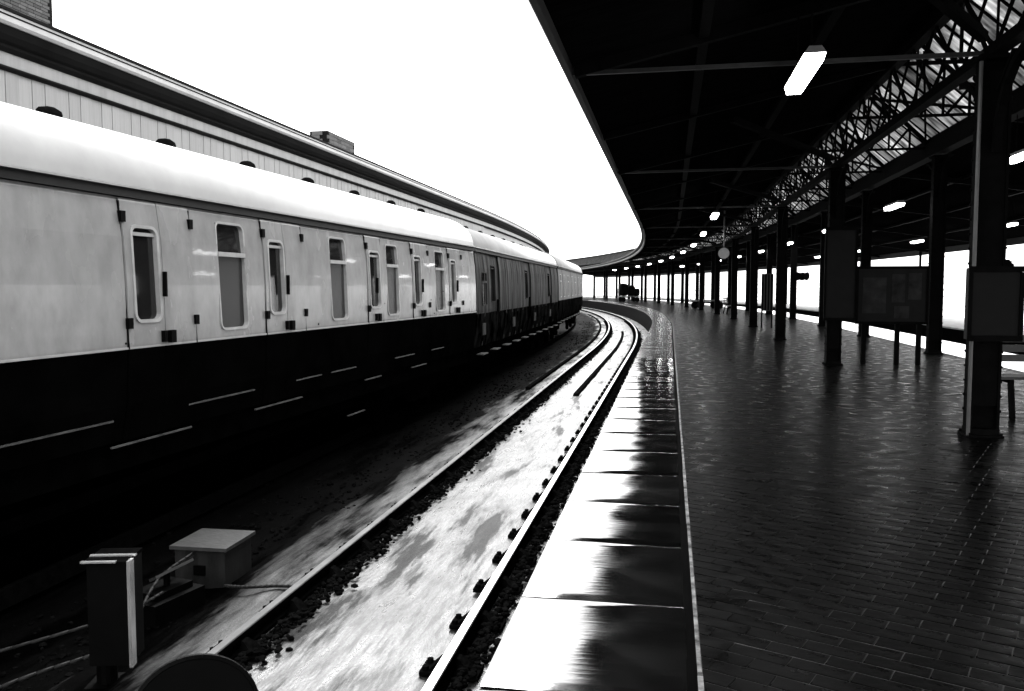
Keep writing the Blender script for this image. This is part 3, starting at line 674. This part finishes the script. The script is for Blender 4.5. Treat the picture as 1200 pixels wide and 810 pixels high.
# ================================================================== PLATFORM CANOPY (right)
XF, XB = 2.95, 5.55                       # front and rear column lines
FS = [8.8 + 7.6 * k for k in range(-2, 18)]
BS = [12.8 + 6.7 * k for k in range(-2, 20)]
def platform_canopy():
    t = empty('platform_canopy', (XF, 8.8, 0), 0, 'long dark iron canopy with glazed ridge curving over the platform', 'canopy')
    inv = Matrix.Translation(t.location).inverted()
    def part(mb, n, m_, par=None):
        o = mb.build(n, m_, par or t); o.matrix_parent_inverse = inv if par is None else Matrix(); return o
    ss = srange(-7, 150, 3.8, 1.9)
    mb = MB(); mb.sweep([(-1.0, 3.66), (XF, 4.52), (XF, 4.60), (-1.0, 3.74)], ss); part(mb, 'front_soffit', M['soffit'])
    mb = MB(); mb.sweep([(XB + .05, 4.56), (13.6, 3.40), (13.6, 3.5), (XB + .05, 4.66)], ss); part(mb, 'rear_soffit', M['soffit'])
    mb = MB(); mb.sweep([(-1.0, 3.55), (-1.03, 3.55), (-1.03, 3.80), (-1.0, 3.80)], ss); part(mb, 'fascia', M['fascia'])
    mb = MB(); mb.sweep([(-1.033, 3.615), (-1.06, 3.62), (-1.06, 3.655), (-1.033, 3.66)], ss); part(mb, 'fascia_moulding', M['fascialight'])
    mb = MB(); mb.sweep([(-1.033, 3.72), (-1.14, 3.72), (-1.17, 3.76), (-1.17, 3.83), (-1.033, 3.83)], ss); part(mb, 'gutter', M['fascia'])
    mb = MB(); mb.sweep([(13.6, 3.12), (13.66, 3.12), (13.66, 3.6), (13.6, 3.6)], ss); part(mb, 'rear_valance', M['fascia'])
    mb = MB(); mb.sweep([(XB - .12, 4.22), (XB + .12, 4.22), (XB + .12, 4.53), (XB - .12, 4.53)], ss); part(mb, 'rear_beam', M['iron'])
    mb = MB(); mb.sweep([(XB - .05, 4.533), (XB + .10, 4.533), (XB + .10, 4.70), (XB - .05, 4.66)], ss); part(mb, 'glazing_sill', M['iron'])
    # purlins under both slopes
    for o, z in ((.3, 3.88), (1.6, 4.16), (7.4, 4.22), (9.2, 3.96), (11.2, 3.66)):
        mb = MB(); mb.sweep([(o - .05, z - .02), (o + .05, z - .02), (o + .05, z + .05), (o - .05, z + .05)], ss); part(mb, 'purlin', M['iron'])
    RX, RZ = 4.25, 5.75
    # lattice girder bay by bay, tie beams, rafters
    for k, (a, b) in enumerate(zip(FS, FS[1:])):
        mb = MB(); n = 8
        zb, zt = 3.62, 4.42
        for i in range(n):
            s0, s1 = a + (b - a) * i / n, a + (b - a) * (i + 1) / n
            p0, p1, q0, q1 = P(s0, XF, zb), P(s1, XF, zb), P(s0, XF, zt), P(s1, XF, zt)
            mb.bar(p0, p1, .13, .10); mb.bar(q0, q1, .13, .10); mb.bar(p0, q1, .02, .042); mb.bar(q0, p1, .022, .042)
        part(mb, 'lattice_girder', M['iron'])
        if a > 90: continue
        for i in range(2):                    # ridge trusses twice a bay
            s = a + (b - a) * i / 2; mb = MB()
            f0, f1, rr = P(s, XF, 4.5), P(s, XB, 4.5), P(s, RX, RZ)
            mb.bar(f0, rr, .06, .08); mb.bar(f1, rr, .06, .08); mb.bar(P(s, XF, 4.45), P(s, XB, 4.45), .04, .05)
            for u in (.33, .66):
                p = f0.lerp(rr, u); q = f1.lerp(rr, u)
                mb.bar(p, P(s, XF + (RX - XF) * (u + .28), 4.47), .04, .05); mb.bar(q, P(s, XB - (XB - RX) * (u + .28), 4.47), .04, .05)
                mb.bar(p, P(s, XF + (RX - XF) * u, 4.47), .04, .04); mb.bar(q, P(s, XB - (XB - RX) * u, 4.47), .04, .04)
            mb.cyl(P(s, RX, 4.45), rr, .02, 6); part(mb, 'ridge_truss', M['iron'])
            if i == 0 and a < 60:             # wind bracing in the plane of the glazing
                e = b; mb = MB(); mb.bar(P(s, XB - .1, 4.52), P((s + e) / 2, RX + .1, 5.55), .04, .06); mb.bar(P((s + e) / 2, XB - .1, 4.52), P(s, RX + .1, 5.55), .04, .06)
                part(mb, 'wind_brace', M['iron'])
        mb = MB(); mb.bar(P(a, -1.0, 3.585), P(a, XF - .1, 3.60), .04, .04); part(mb, 'tie_bar', M['tie'])
        mb = MB(); mb.bar(P(a, -.98, 3.60), P(a, XF, 4.46), .09, .12); part(mb, 'rafter', M['iron'])
        mb = MB(); m1 = (a + b) / 2; mb.bar(P(m1, -.98, 3.60), P(m1, XF, 4.46), .07, .10); part(mb, 'rafter', M['iron'])
        mb = MB(); mb.bar(P(a, 1.2, 4.0), P(a - 2.4, XF, 4.3), .05, .06) if False else mb.bar(P(a - 2.8, .9, 3.98), P(a, XF - .1, 3.75), .08, .09); part(mb, 'knee_brace', M['iron'])
        mb = MB(); mb.bar(P(a, XB, 4.4), P(a, 13.6, 3.3), .08, .12); part(mb, 'rear_rafter', M['iron'])
    # glazed ridge
    sk = empty('skylight', (0, 0, 0)); sk.parent = t; sk.matrix_parent_inverse = inv
    mb = MB(); mb.sweep([(RX - .12, RZ + .02), (RX + .12, RZ + .02), (RX, RZ + .12)], ss); mb.build('ridge_cap', M['iron'], sk)
    step = .60; s = -4.0; bars = MB()
    while s < 62:
        if s < 52:
            for x0, z0 in ((XF, 4.6), (XB, 4.6)):
                for u0, u1 in ((0.02, .5), (.505, .98)):
                    mb = MB(); l0 = Vector((x0, 0, z0)); r_ = Vector((RX, 0, RZ + .0)); a = l0.lerp(r_, u0); b = l0.lerp(r_, u1); dz = .012 if u0 > .3 else 0
                    p = [P(s + .012, a.x, a.z + dz), P(s + step - .012, a.x, a.z + dz), P(s + step - .012, b.x, b.z + dz), P(s + .012, b.x, b.z + dz)]
                    q = [v + Vector((0, 0, .008)) for v in p]
                    if s > 6.0 or x0 == XB: mb.hexa(p + q); mb.build('pane', M['skyglass'], sk, fix=False)
        for x0 in (XF, XB): bars.bar(P(s, x0, 4.60), P(s, RX, RZ), .035, .05)
        s += step
    bars.build('glazing_bars', M['iron'], sk)['kind'] = 'stuff'
    mb = MB(); mb.sweep([(XF, 4.60), (RX, RZ), (RX, RZ + .01), (XF, 4.61)], srange(52.2, 150, 2, 2)); mb.sweep([(XB, 4.60), (RX, RZ), (RX, RZ + .01), (XB, 4.61)], srange(52.2, 150, 2, 2)); mb.build('far_glazing', M['skyglass'], sk)
platform_canopy()

# columns
ORD = ['first', 'second', 'third', 'fourth', 'fifth', 'sixth', 'seventh', 'eighth', 'ninth', 'tenth', 'eleventh', 'twelfth', 'thirteenth', 'fourteenth', 'fifteenth', 'sixteenth', 'seventeenth', 'eighteenth', 'nineteenth']
def column_meshes(h, w_):
    mb = MB(); mb.box(-w_ / 2, w_ / 2, -.012, .012, .06, h)
    for sg in (-1, 1): mb.box(sg * w_ / 2 - .012, sg * w_ / 2 + .012, -w_ * .42, w_ * .42, .06, h)
    for sg in (-1, 1):
        mb.box(-w_ / 2 + .014, w_ / 2 - .014, sg * (w_ * .30) - .01, sg * (w_ * .30) + .01, .3, h - .1)
    shaft = mb.mesh('shaft', M['iron'])
    mb = MB(); mb.box(-w_ * .68, w_ * .68, -w_ * .62, w_ * .62, 0, .025); mb.box(-w_ * .56, w_ * .56, -w_ * .48, w_ * .48, .026, .08)
    for sx in (-1, 1):
        for sy in (-1, 1): mb.cyl((sx * w_ * .6, sy * w_ * .54, .025), (sx * w_ * .6, sy * w_ * .54, .045), .014, 6)
    base = mb.mesh('base_plate', M['iron'])
    mb = MB()
    for sg in (-1, 1):
        for k in range(int((h - .3) / .14)):
            for yy in (-.09, .09): mb.cyl((sg * (w_ / 2 + .011), yy, .25 + k * .14), (sg * (w_ / 2 + .022), yy, .25 + k * .14), .013, 6)
    riv = mb.mesh('rivets', M['iron'])
    mb = MB()
    for sg in (-1, 1):                                   # curved spandrel brackets along the row
        pts = []
        for i in range(7):
            a = R(90 * i / 6); pts.append(Vector((0, sg * (.13 + .75 * (1 - math.cos(a))), h - .85 + .82 * math.sin(a))))
        for p, q in zip(pts, pts[1:]): mb.bar(p, q, .06, .07, up=(1, 0, 0))
        mb.bar((0, sg * .15, h - .3), (0, sg * .5, h - .02), .04, .05, up=(1, 0, 0))
    mb.box(-w_ * .7, w_ * .7, -w_ * .7, w_ * .7, h, h + .04)
    cap = mb.mesh('bracket', M['iron'])
    return shaft, base, riv, cap
fm = column_meshes(3.52, .235); bm_ = column_meshes(4.14, .24)
def column(s, off, ms, label, group):
    e = empty('iron_column', P(s, off), head(s), label, 'column', group); e['kind'] = 'thing'
    for n, m_ in zip(('shaft', 'base_plate', 'rivets', 'bracket'), ms):
        o = link(n, m_, e)
        if n == 'rivets': o['kind'] = 'stuff'
    return e
cols_front = []; k = 0
for s in FS:
    if s < 5 or s > 125: continue
    cols_front.append(column(s, XF, fm, ('nearest thick iron column at the right with a pale upright tube and boxes on it' if k == 0 else ORD[k] + ' column of the front row counting from the camera'), 'front row of canopy columns')); k += 1
k = 0
for s in BS:
    if s < 18 or s > 125: continue
    column(s, XB, bm_, ORD[k] + ' visible column of the rear row counting from the right', 'rear row of canopy columns'); k += 1
k = 0
for s in range(20, 125, 9):
    e = empty('slim_post', P(s, 13.3), head(s), ORD[k] + ' slim post along the outer canopy edge counting from the camera', 'post', 'posts along the outer canopy edge'); k += 1
    mb = MB(); mb.cyl((0, 0, 0), (0, 0, 3.3), .07, 10); mb.build('shaft', M['iron'], e); mb = MB(); mb.box(-.14, .14, -.14, .14, 0.001, .06); mb.build('base_plate', M['iron'], e)
# pale grey upright tube on the nearest column
mb = MB(); mb.tube([(-.15, -.12, .02), (-.15, -.12, 3.5)], .018, 10); mb.build('upright_tube', M['ironlight'], cols_front[0])

# ------------------------------------------------------------------ lamps
def lamp_proto():
    mb = MB(); h = .62
    # diffuser: tapered trough with sloping sides
    def ring(y, sc): return [(-.085 * sc, y, 0), (-.065 * sc, y, -.065), (.065 * sc, y, -.065), (.085 * sc, y, 0)]
    a, b = ring(-h, 1), ring(h, 1); n = 4
    for i in range(3): mb.quad(a[i], a[i + 1], b[i + 1], b[i])
    mb.quad(*a); mb.quad(*reversed(b)); diff = mb.mesh('diffuser', M['lamp'])
    mb = MB(); mb.hexa([(-.09, -h - .01, .001), (.09, -h - .01, .001), (.09, h + .01, .001), (-.09, h + .01, .001), (-.05, -h, .06), (.05, -h, .06), (.05, h, .06), (-.05, h, .06)]); hous = mb.mesh('housing', M['lampbody'])
    mb = MB()
    mb.cyl((0, 0, .06), (0, 0, .62), .008, 6)
    rods = mb.mesh('hanger_rod', M['iron'])
    return diff, hous, rods
LM = lamp_proto()
def lamp(s, off, z, label, group, rz=0):
    e = empty('hanging_lamp', P(s, off, z), head(s) + rz, label, 'lamp', group)
    for n, m_ in zip(('diffuser', 'housing'), LM): link(n, m_, e)
    for y in (-.4, .4): link('hanger_rod', LM[2], e).location = (0, y, 0)
for k, s in enumerate((8.1, 23.5, 31.3, 39.3, 47.1, 54.8, 62.5, 70.2, 77.9, 85.6, 93.3)):
    lamp(s, 1.15, 3.34, 'large lit tube lamp hanging over the near platform at top right' if k == 0 else ORD[k] + ' lit lamp of the row above the platform edge counting from the camera', 'lamps over the platform edge')
for k, s in enumerate((13.5, 21.5, 30.0, 38.6, 46.6, 54.4, 62.0, 70, 78)):
    lamp(s, 5.15 if s > 14 else 5.0, 3.34, ORD[k] + ' lit lamp beside the rear columns counting from the right', 'lamps beside the rear columns')
for k, s in enumerate((28.0, 37.0, 45.5, 54, 63)):
    lamp(s, 9.9, 3.3, ORD[k] + ' lit lamp under the outer roof slope counting from the right', 'lamps under the outer roof slope')

# ------------------------------------------------------------------ platform furniture
def notice_board(x, y, w_, z0, z1, legs, label, posters):
    e = empty('notice_board', (x, y, 0), 0, label, 'notice board')
    mb = MB(); mb.box(-w_ / 2, w_ / 2, -.03, .03, z0, z1); mb.build('panel', M['board'], e)
    mb = MB()
    for a, b, c, d in ((-w_ / 2 - .04, w_ / 2 + .04, z1 + .001, z1 + .05), (-w_ / 2 - .04, w_ / 2 + .04, z0 - .05, z0 - .001)): mb.box(a, b, -.05, .05, c, d)
    for a in (-w_ / 2 - .04, w_ / 2 + .001): mb.box(a, a + .039, -.048, .048, z0, z1)
    mb.build('surround', M['iron'], e)
    for lx in legs: mb = MB(); mb.box(lx - .04, lx + .04, .032 if z0 > 0 else -.04, .10, 0, z0 + .3); mb.build('leg', M['iron'], e)
    for a, b, c, d in posters: mb = MB(); mb.box(a, b, -.036, -.031, c, d); mb.build('poster', M['poster'], e)
    return e
notice_board(3.98, 16.6, 1.16, .80, 1.76, (-.45, .13, .5), 'wide dark notice board on legs between the two column rows', [(.0, .22, 1.15, 1.66), (.28, .5, 1.2, 1.68), (.05, .3, .86, 1.08), (-.5, -.1, .95, 1.6)])
# poster cases and fittings on the nearest column
def column_case(s, off, x0, x1, z0, z1, y0, y1, label, name='poster_case', cat='poster case'):
    e = empty(name, P(s, off), head(s), label, cat)
    mb = MB(); mb.box(x0, x1, y0, y1, z0, z1); mb.build('case', M['board'], e)
    mb = MB(); mb.box(x0 - .015, x1 + .015, y0 - .02, y0 - .001, z1 - .04, z1 + .015); mb.box(x0 - .015, x1 + .015, y0 - .02, y0 - .001, z0 - .015, z0 + .04)
    for a in (x0 - .015, x1 - .02): mb.box(a, a + .035, y0 - .019, y0 - .001, z0 + .041, z1 - .041)
    mb.build('rim', M['iron'], e)
    return e
column_case(8.8, XF, -.235, .205, .94, 1.60, -.30, -.175, 'shallow dark case fixed to the track side of the nearest column')
e = column_case(8.8, XF, -.02, .26, .98, 1.66, .175, .36, 'dark control box with round knobs behind the nearest column', 'control_box', 'control box')
mb = MB()
for z, y in ((1.62, .2), (1.66, .3), (1.5, .25), (1.3, .25)): mb.cyl((.26, y, z), (.30, y, z), .035, 10)
mb.cyl((.1, .27, 1.66), (.1, .27, 1.73), .06, 10); mb.build('knob', M['iron'], e)
column_case(16.4, XF, -.21, .32, .84, 2.48, -.26, -.16, 'tall dark poster case on the second column of the front row')
e = empty('timetable_board', P(31, 3.35), 0, 'narrow grey slatted board standing between far columns', 'board')
mb = MB(); mb.box(-.2, .2, -.02, .02, .6, 1.9); mb.build('panel', M['metalbox'], e)
for i in range(4): mb = MB(); mb.box(-.19 + i * .1, -.13 + i * .1, -.035, -.021, .62, 1.88); mb.build('slat', M['darkmetal'], e)
for sx in (-.17, .17): mb = MB(); mb.box(sx - .025, sx + .025, .021, .07, 0, 1.9); mb.build('leg', M['iron'], e)

def bench(loc, rz, label, L_=1.8):
    e = empty('platform_bench', loc, rz, label, 'bench', 'platform benches')
    for i in range(5): mb = MB(); mb.box(-L_ / 2, L_ / 2, -.20 + i * .085, -.135 + i * .085, .42, .45); mb.build('seat_slat', M['wood'], e)
    for i in range(3): mb = MB(); mb.box(-L_ / 2, L_ / 2, .245 + i * .02, .27 + i * .02, .58 + i * .11, .66 + i * .11); mb.build('back_slat', M['wood'], e)
    for x in (-L_ / 2 + .2, L_ / 2 - .2):
        mb = MB(); mb.bar((x, -.17, .418), (x, -.24, 0), .05, .05); mb.bar((x, .22, .418), (x, .30, 0), .05, .05); mb.bar((x, -.2, .40), (x, .24, .40), .05, .035); mb.bar((x, .235, .41), (x, .31, .9), .05, .03); mb.build('leg', M['iron'], e)
bench((4.35, 10.3, 0), R(4), 'dark slatted bench at the right edge beside the nearest column')
bench(P(47, 3.7), head(47) + R(90), 'small far bench between columns before the bend')
# hanging sign and loudspeakers in the distance
e = empty('hanging_sign', P(31, 1.85, 0), 0, 'pale round hanging sign on a drop rod above the far platform', 'sign')
mb = MB(); mb.cyl((0, -.05, 2.62), (0, .05, 2.62), .19, 20); mb.build('dial', M['signpale'], e)
mb = MB(); mb.cyl((0, 0, 2.8), (0, 0, 4.1), .025, 8); mb.build('drop_rod', M['ironlight'], e)
mb = MB(); mb.cyl((0, -.07, 2.62), (0, .07, 2.62), .215, 20, cap=False); mb.build('bezel', M['iron'], e)
e = empty('loudspeaker', P(39.6, 5.85, 1.95), R(0), 'dark horn loudspeakers fixed to a rear column in the distance', 'loudspeaker')
for a in (-30, 40, 160):
    mb = MB(); d = Vector((math.sin(R(a)), -math.cos(R(a)), -.1)); mb.cyl((0, 0, 0), d * .35, .05, 12, .19); mb.build('horn', M['iron'], e)
mb = MB(); mb.cyl((-.2, 0, .05), (.05, 0, .05), .03, 8); mb.build('mount', M['iron'], e)
def trolley(s, off, label, rz):
    e = empty('luggage_trolley', P(s, off), head(s) + rz, label, 'trolley', 'luggage trolleys')
    mb = MB(); mb.box(-1.0, 1.0, -.45, .45, .5, .58); mb.build('deck', M['wood'], e)
    for x in (-.7, .7):
        for y in (-.42, .42):
            mb = MB(); mb.cyl((x, y - .03, .25), (x, y + .03, .25), .25, 16); mb.build('wheel', M['iron'], e)
    mb = MB(); mb.tube([(-1, -.42, .58), (-1, -.42, 1.25), (-1, .42, 1.25), (-1, .42, .58)], .025); mb.build('rail', M['iron'], e)
    mb = MB(); mb.cyl((.7, -.45, .25), (.7, .45, .25), .03, 8); mb.cyl((-.7, -.45, .25), (-.7, .45, .25), .03, 8); mb.build('axle', M['iron'], e)
trolley(84, 1.2, 'loaded luggage trolley at the far end of the curving platform', R(10))
trolley(58, 3.8, 'empty luggage trolley among the far columns', R(20))
r = random.Random(2)
for k, (dx, sx, h, lab) in enumerate(((-.55, 1.1, 1.3, 'large dark sack on the far luggage trolley'), (.2, .9, 1.1, 'smaller dark sack in the middle of the far luggage trolley'), (.75, .7, .8, 'smallest dark sack at the end of the far luggage trolley'))):
    p = P(84, 1.2); a = head(84) + R(10); q = Vector((p.x + math.cos(a) * dx, p.y + math.sin(a) * dx, .58))
    me = bpy.data.meshes.new('mail_sack'); import bmesh
    bm = bmesh.new(); bmesh.ops.create_icosphere(bm, subdivisions=3, radius=1)
    for v in bm.verts:
        n = .10 * noise.noise(v.co * 2.3 + Vector((k * 5, 0, 0))); v.co = Vector([math.copysign(abs(q) ** .6, q) for q in v.co]) * (1 + n) * .9
        v.co.x *= sx / 2; v.co.y *= .38; v.co.z = max(v.co.z, -.9) * h / 1.9 + h / 2 * .95
    bm.to_mesh(me); bm.free(); me.materials.append(M['darkmetal']); o = link('mail_sack', me); o.location = q; o.rotation_euler = (0, 0, a); tag(o, lab, 'sack', 'sacks on the far trolley')

# open wire fence beyond the side platform
e = empty('wire_fence', P(0, 15.2), 0, 'thin post and wire fence beyond the bay track at the right', 'fence'); inv = Matrix.Translation(e.location).inverted()
for z in (.45, 1.75):
    mb = MB(); mb.sweep([(15.28, z), (15.30, z), (15.30, z + .025), (15.28, z + .025)], srange(10, 150, 5, 2)); o = mb.build('wire', M['metalbox'], e); o.matrix_parent_inverse = inv
pm = MB(); pm.cyl((0, 0, -1.3), (0, 0, 1.8), .02, 6); pm = pm.mesh('post', M['metalbox'])
for s in range(15, 150, 12): o = link('post', pm, e); o.matrix_parent_inverse = inv; o.location = P(s, 15.29)

# ================================================================== TRACKSIDE EQUIPMENT (bottom left)
e = empty('track_cabinet', (-3.76, 6.5, -1.05), R(1), 'flat topped grey steel cabinet beside the track under the train', 'cabinet')
mb = MB(); mb.box(-.22, .22, -.23, .23, 0, .33); mb.build('body', M['cabside'], e)
mb = MB(); mb.box(-.25, .25, -.26, .26, .331, .36); mb.build('lid', M['metalbox'], e)
mb = MB(); mb.box(-.05, .05, -.245, -.231, .12, .2); mb.build('hasp', M['darkmetal'], e)
e = empty('point_machine', (-3.72, 5.75, -1.05), R(-12), 'small dark trackside box with a tilted pale plate in front of the grey cabinet', 'point machine')
mb = MB(); mb.box(-.20, .16, -.28, .22, 0, .17); mb.box(-.14, .10, -.2, .16, .171, .22); mb.build('body', M['darkmetal'], e)
mb = MB(); mb.bar((-.02, -.12, .30), (.06, .18, .36), .12, .02, up=(-.45, 0, .9)); mb.build('plate', M['metalbox'], e)
mb = MB(); mb.cyl((0, 0, .2), (0, 0, .33), .025, 8); mb.build('stud', M['darkmetal'], e)
e = empty('ground_signal', (-3.36, 4.62, -1.05), R(14), 'dark sheet metal signal case with bright folded edge on a short post', 'signal')
mb = MB(); mb.box(-.11, .13, -.10, .14, .17, .80); mb.build('case', M['darkmetal'], e)
mb = MB(); mb.box(.1305, .150, -.112, -.045, .16, .82); mb.build('edge_strip', M['brightmetal'], e)
mb = MB(); mb.box(-.125, .1295, -.12, .16, .801, .822); mb.build('hood', M['deadblack'], e)
for y0, y1, x1 in ((-.15, -.122, .08), (-.02, .01, .15)): mb = MB(); mb.box(-.125, x1, y0, y1, .823, .832); mb.build('hood_flange', M['brightmetal'], e)
mb = MB(); mb.cyl((-.06, .03, -.05), (-.06, .03, .17), .06, 14); mb.box(-.16, .06, -.08, .14, -.02, .02); mb.build('post', M['darkmetal'], e)
def cable(pts, r_, label):
    mb = MB(); P_ = [Vector(p) for p in pts]; out = []
    for i in range(len(P_) - 1):
        p0, p1, p2, p3 = P_[max(i - 1, 0)], P_[i], P_[i + 1], P_[min(i + 2, len(P_) - 1)]
        for k in range(6):
            t = k / 6; out.append(.5 * ((2 * p1) + (p2 - p0) * t + (2 * p0 - 5 * p1 + 4 * p2 - p3) * t * t + (3 * p1 - p0 - 3 * p2 + p3) * t ** 3))
    out.append(P_[-1]); mb.tube(out, r_, 8); return tag(mb.build('cable', M['cabside'], smooth=True), label, 'cable', 'trackside cables')
cable([(-3.5, 6.2, -.98), (-3.3, 6.15, -.96), (-3.1, 6.3, -.99), (-2.86, 6.35, -1.0)], .014, 'dark cable from the grey cabinet to the rail')
cable([(-4.6, 4.4, -.98), (-4.2, 4.75, -.93), (-3.75, 5.2, -.86), (-3.66, 5.6, -.83)], .012, 'thin cable running from the left edge up to the point machine')
cable([(-4.0, 3.7, -.98), (-3.8, 4.2, -.9), (-3.5, 4.6, -.86)], .013, 'short cable entering the signal case from the lower left')
cable([(-3.5, 5.0, -.86), (-3.7, 5.6, -.74), (-3.8, 6.25, -.74)], .010, 'thin cable looping from the signal case to the grey cabinet')
# round plate on a post at the platform edge
e = empty('round_plate_sign', (-.507, .83, 0), R(31), 'black round plate at the bottom edge seen from behind', 'sign')
mb = MB(); mb.cyl((0, -.004, .951), (0, .004, .951), .064, 48); mb.build('plate', M['darkmetal'], e)
mb = MB(); n = 48
for i in range(n):
    a, b = 2 * math.pi * i / n, 2 * math.pi * (i + 1) / n
    mb.cyl((.065 * math.cos(a), 0, .951 + .065 * math.sin(a)), (.065 * math.cos(b), 0, .951 + .065 * math.sin(b)), .004, 6)
mb.build('rim', M['darkmetal'], e)
mb = MB(); mb.cyl((0, .02, 0), (0, .02, .95), .016, 12); mb.box(-.05, .05, -.03, .07, 0, .012); mb.build('post', M['darkmetal'], e)
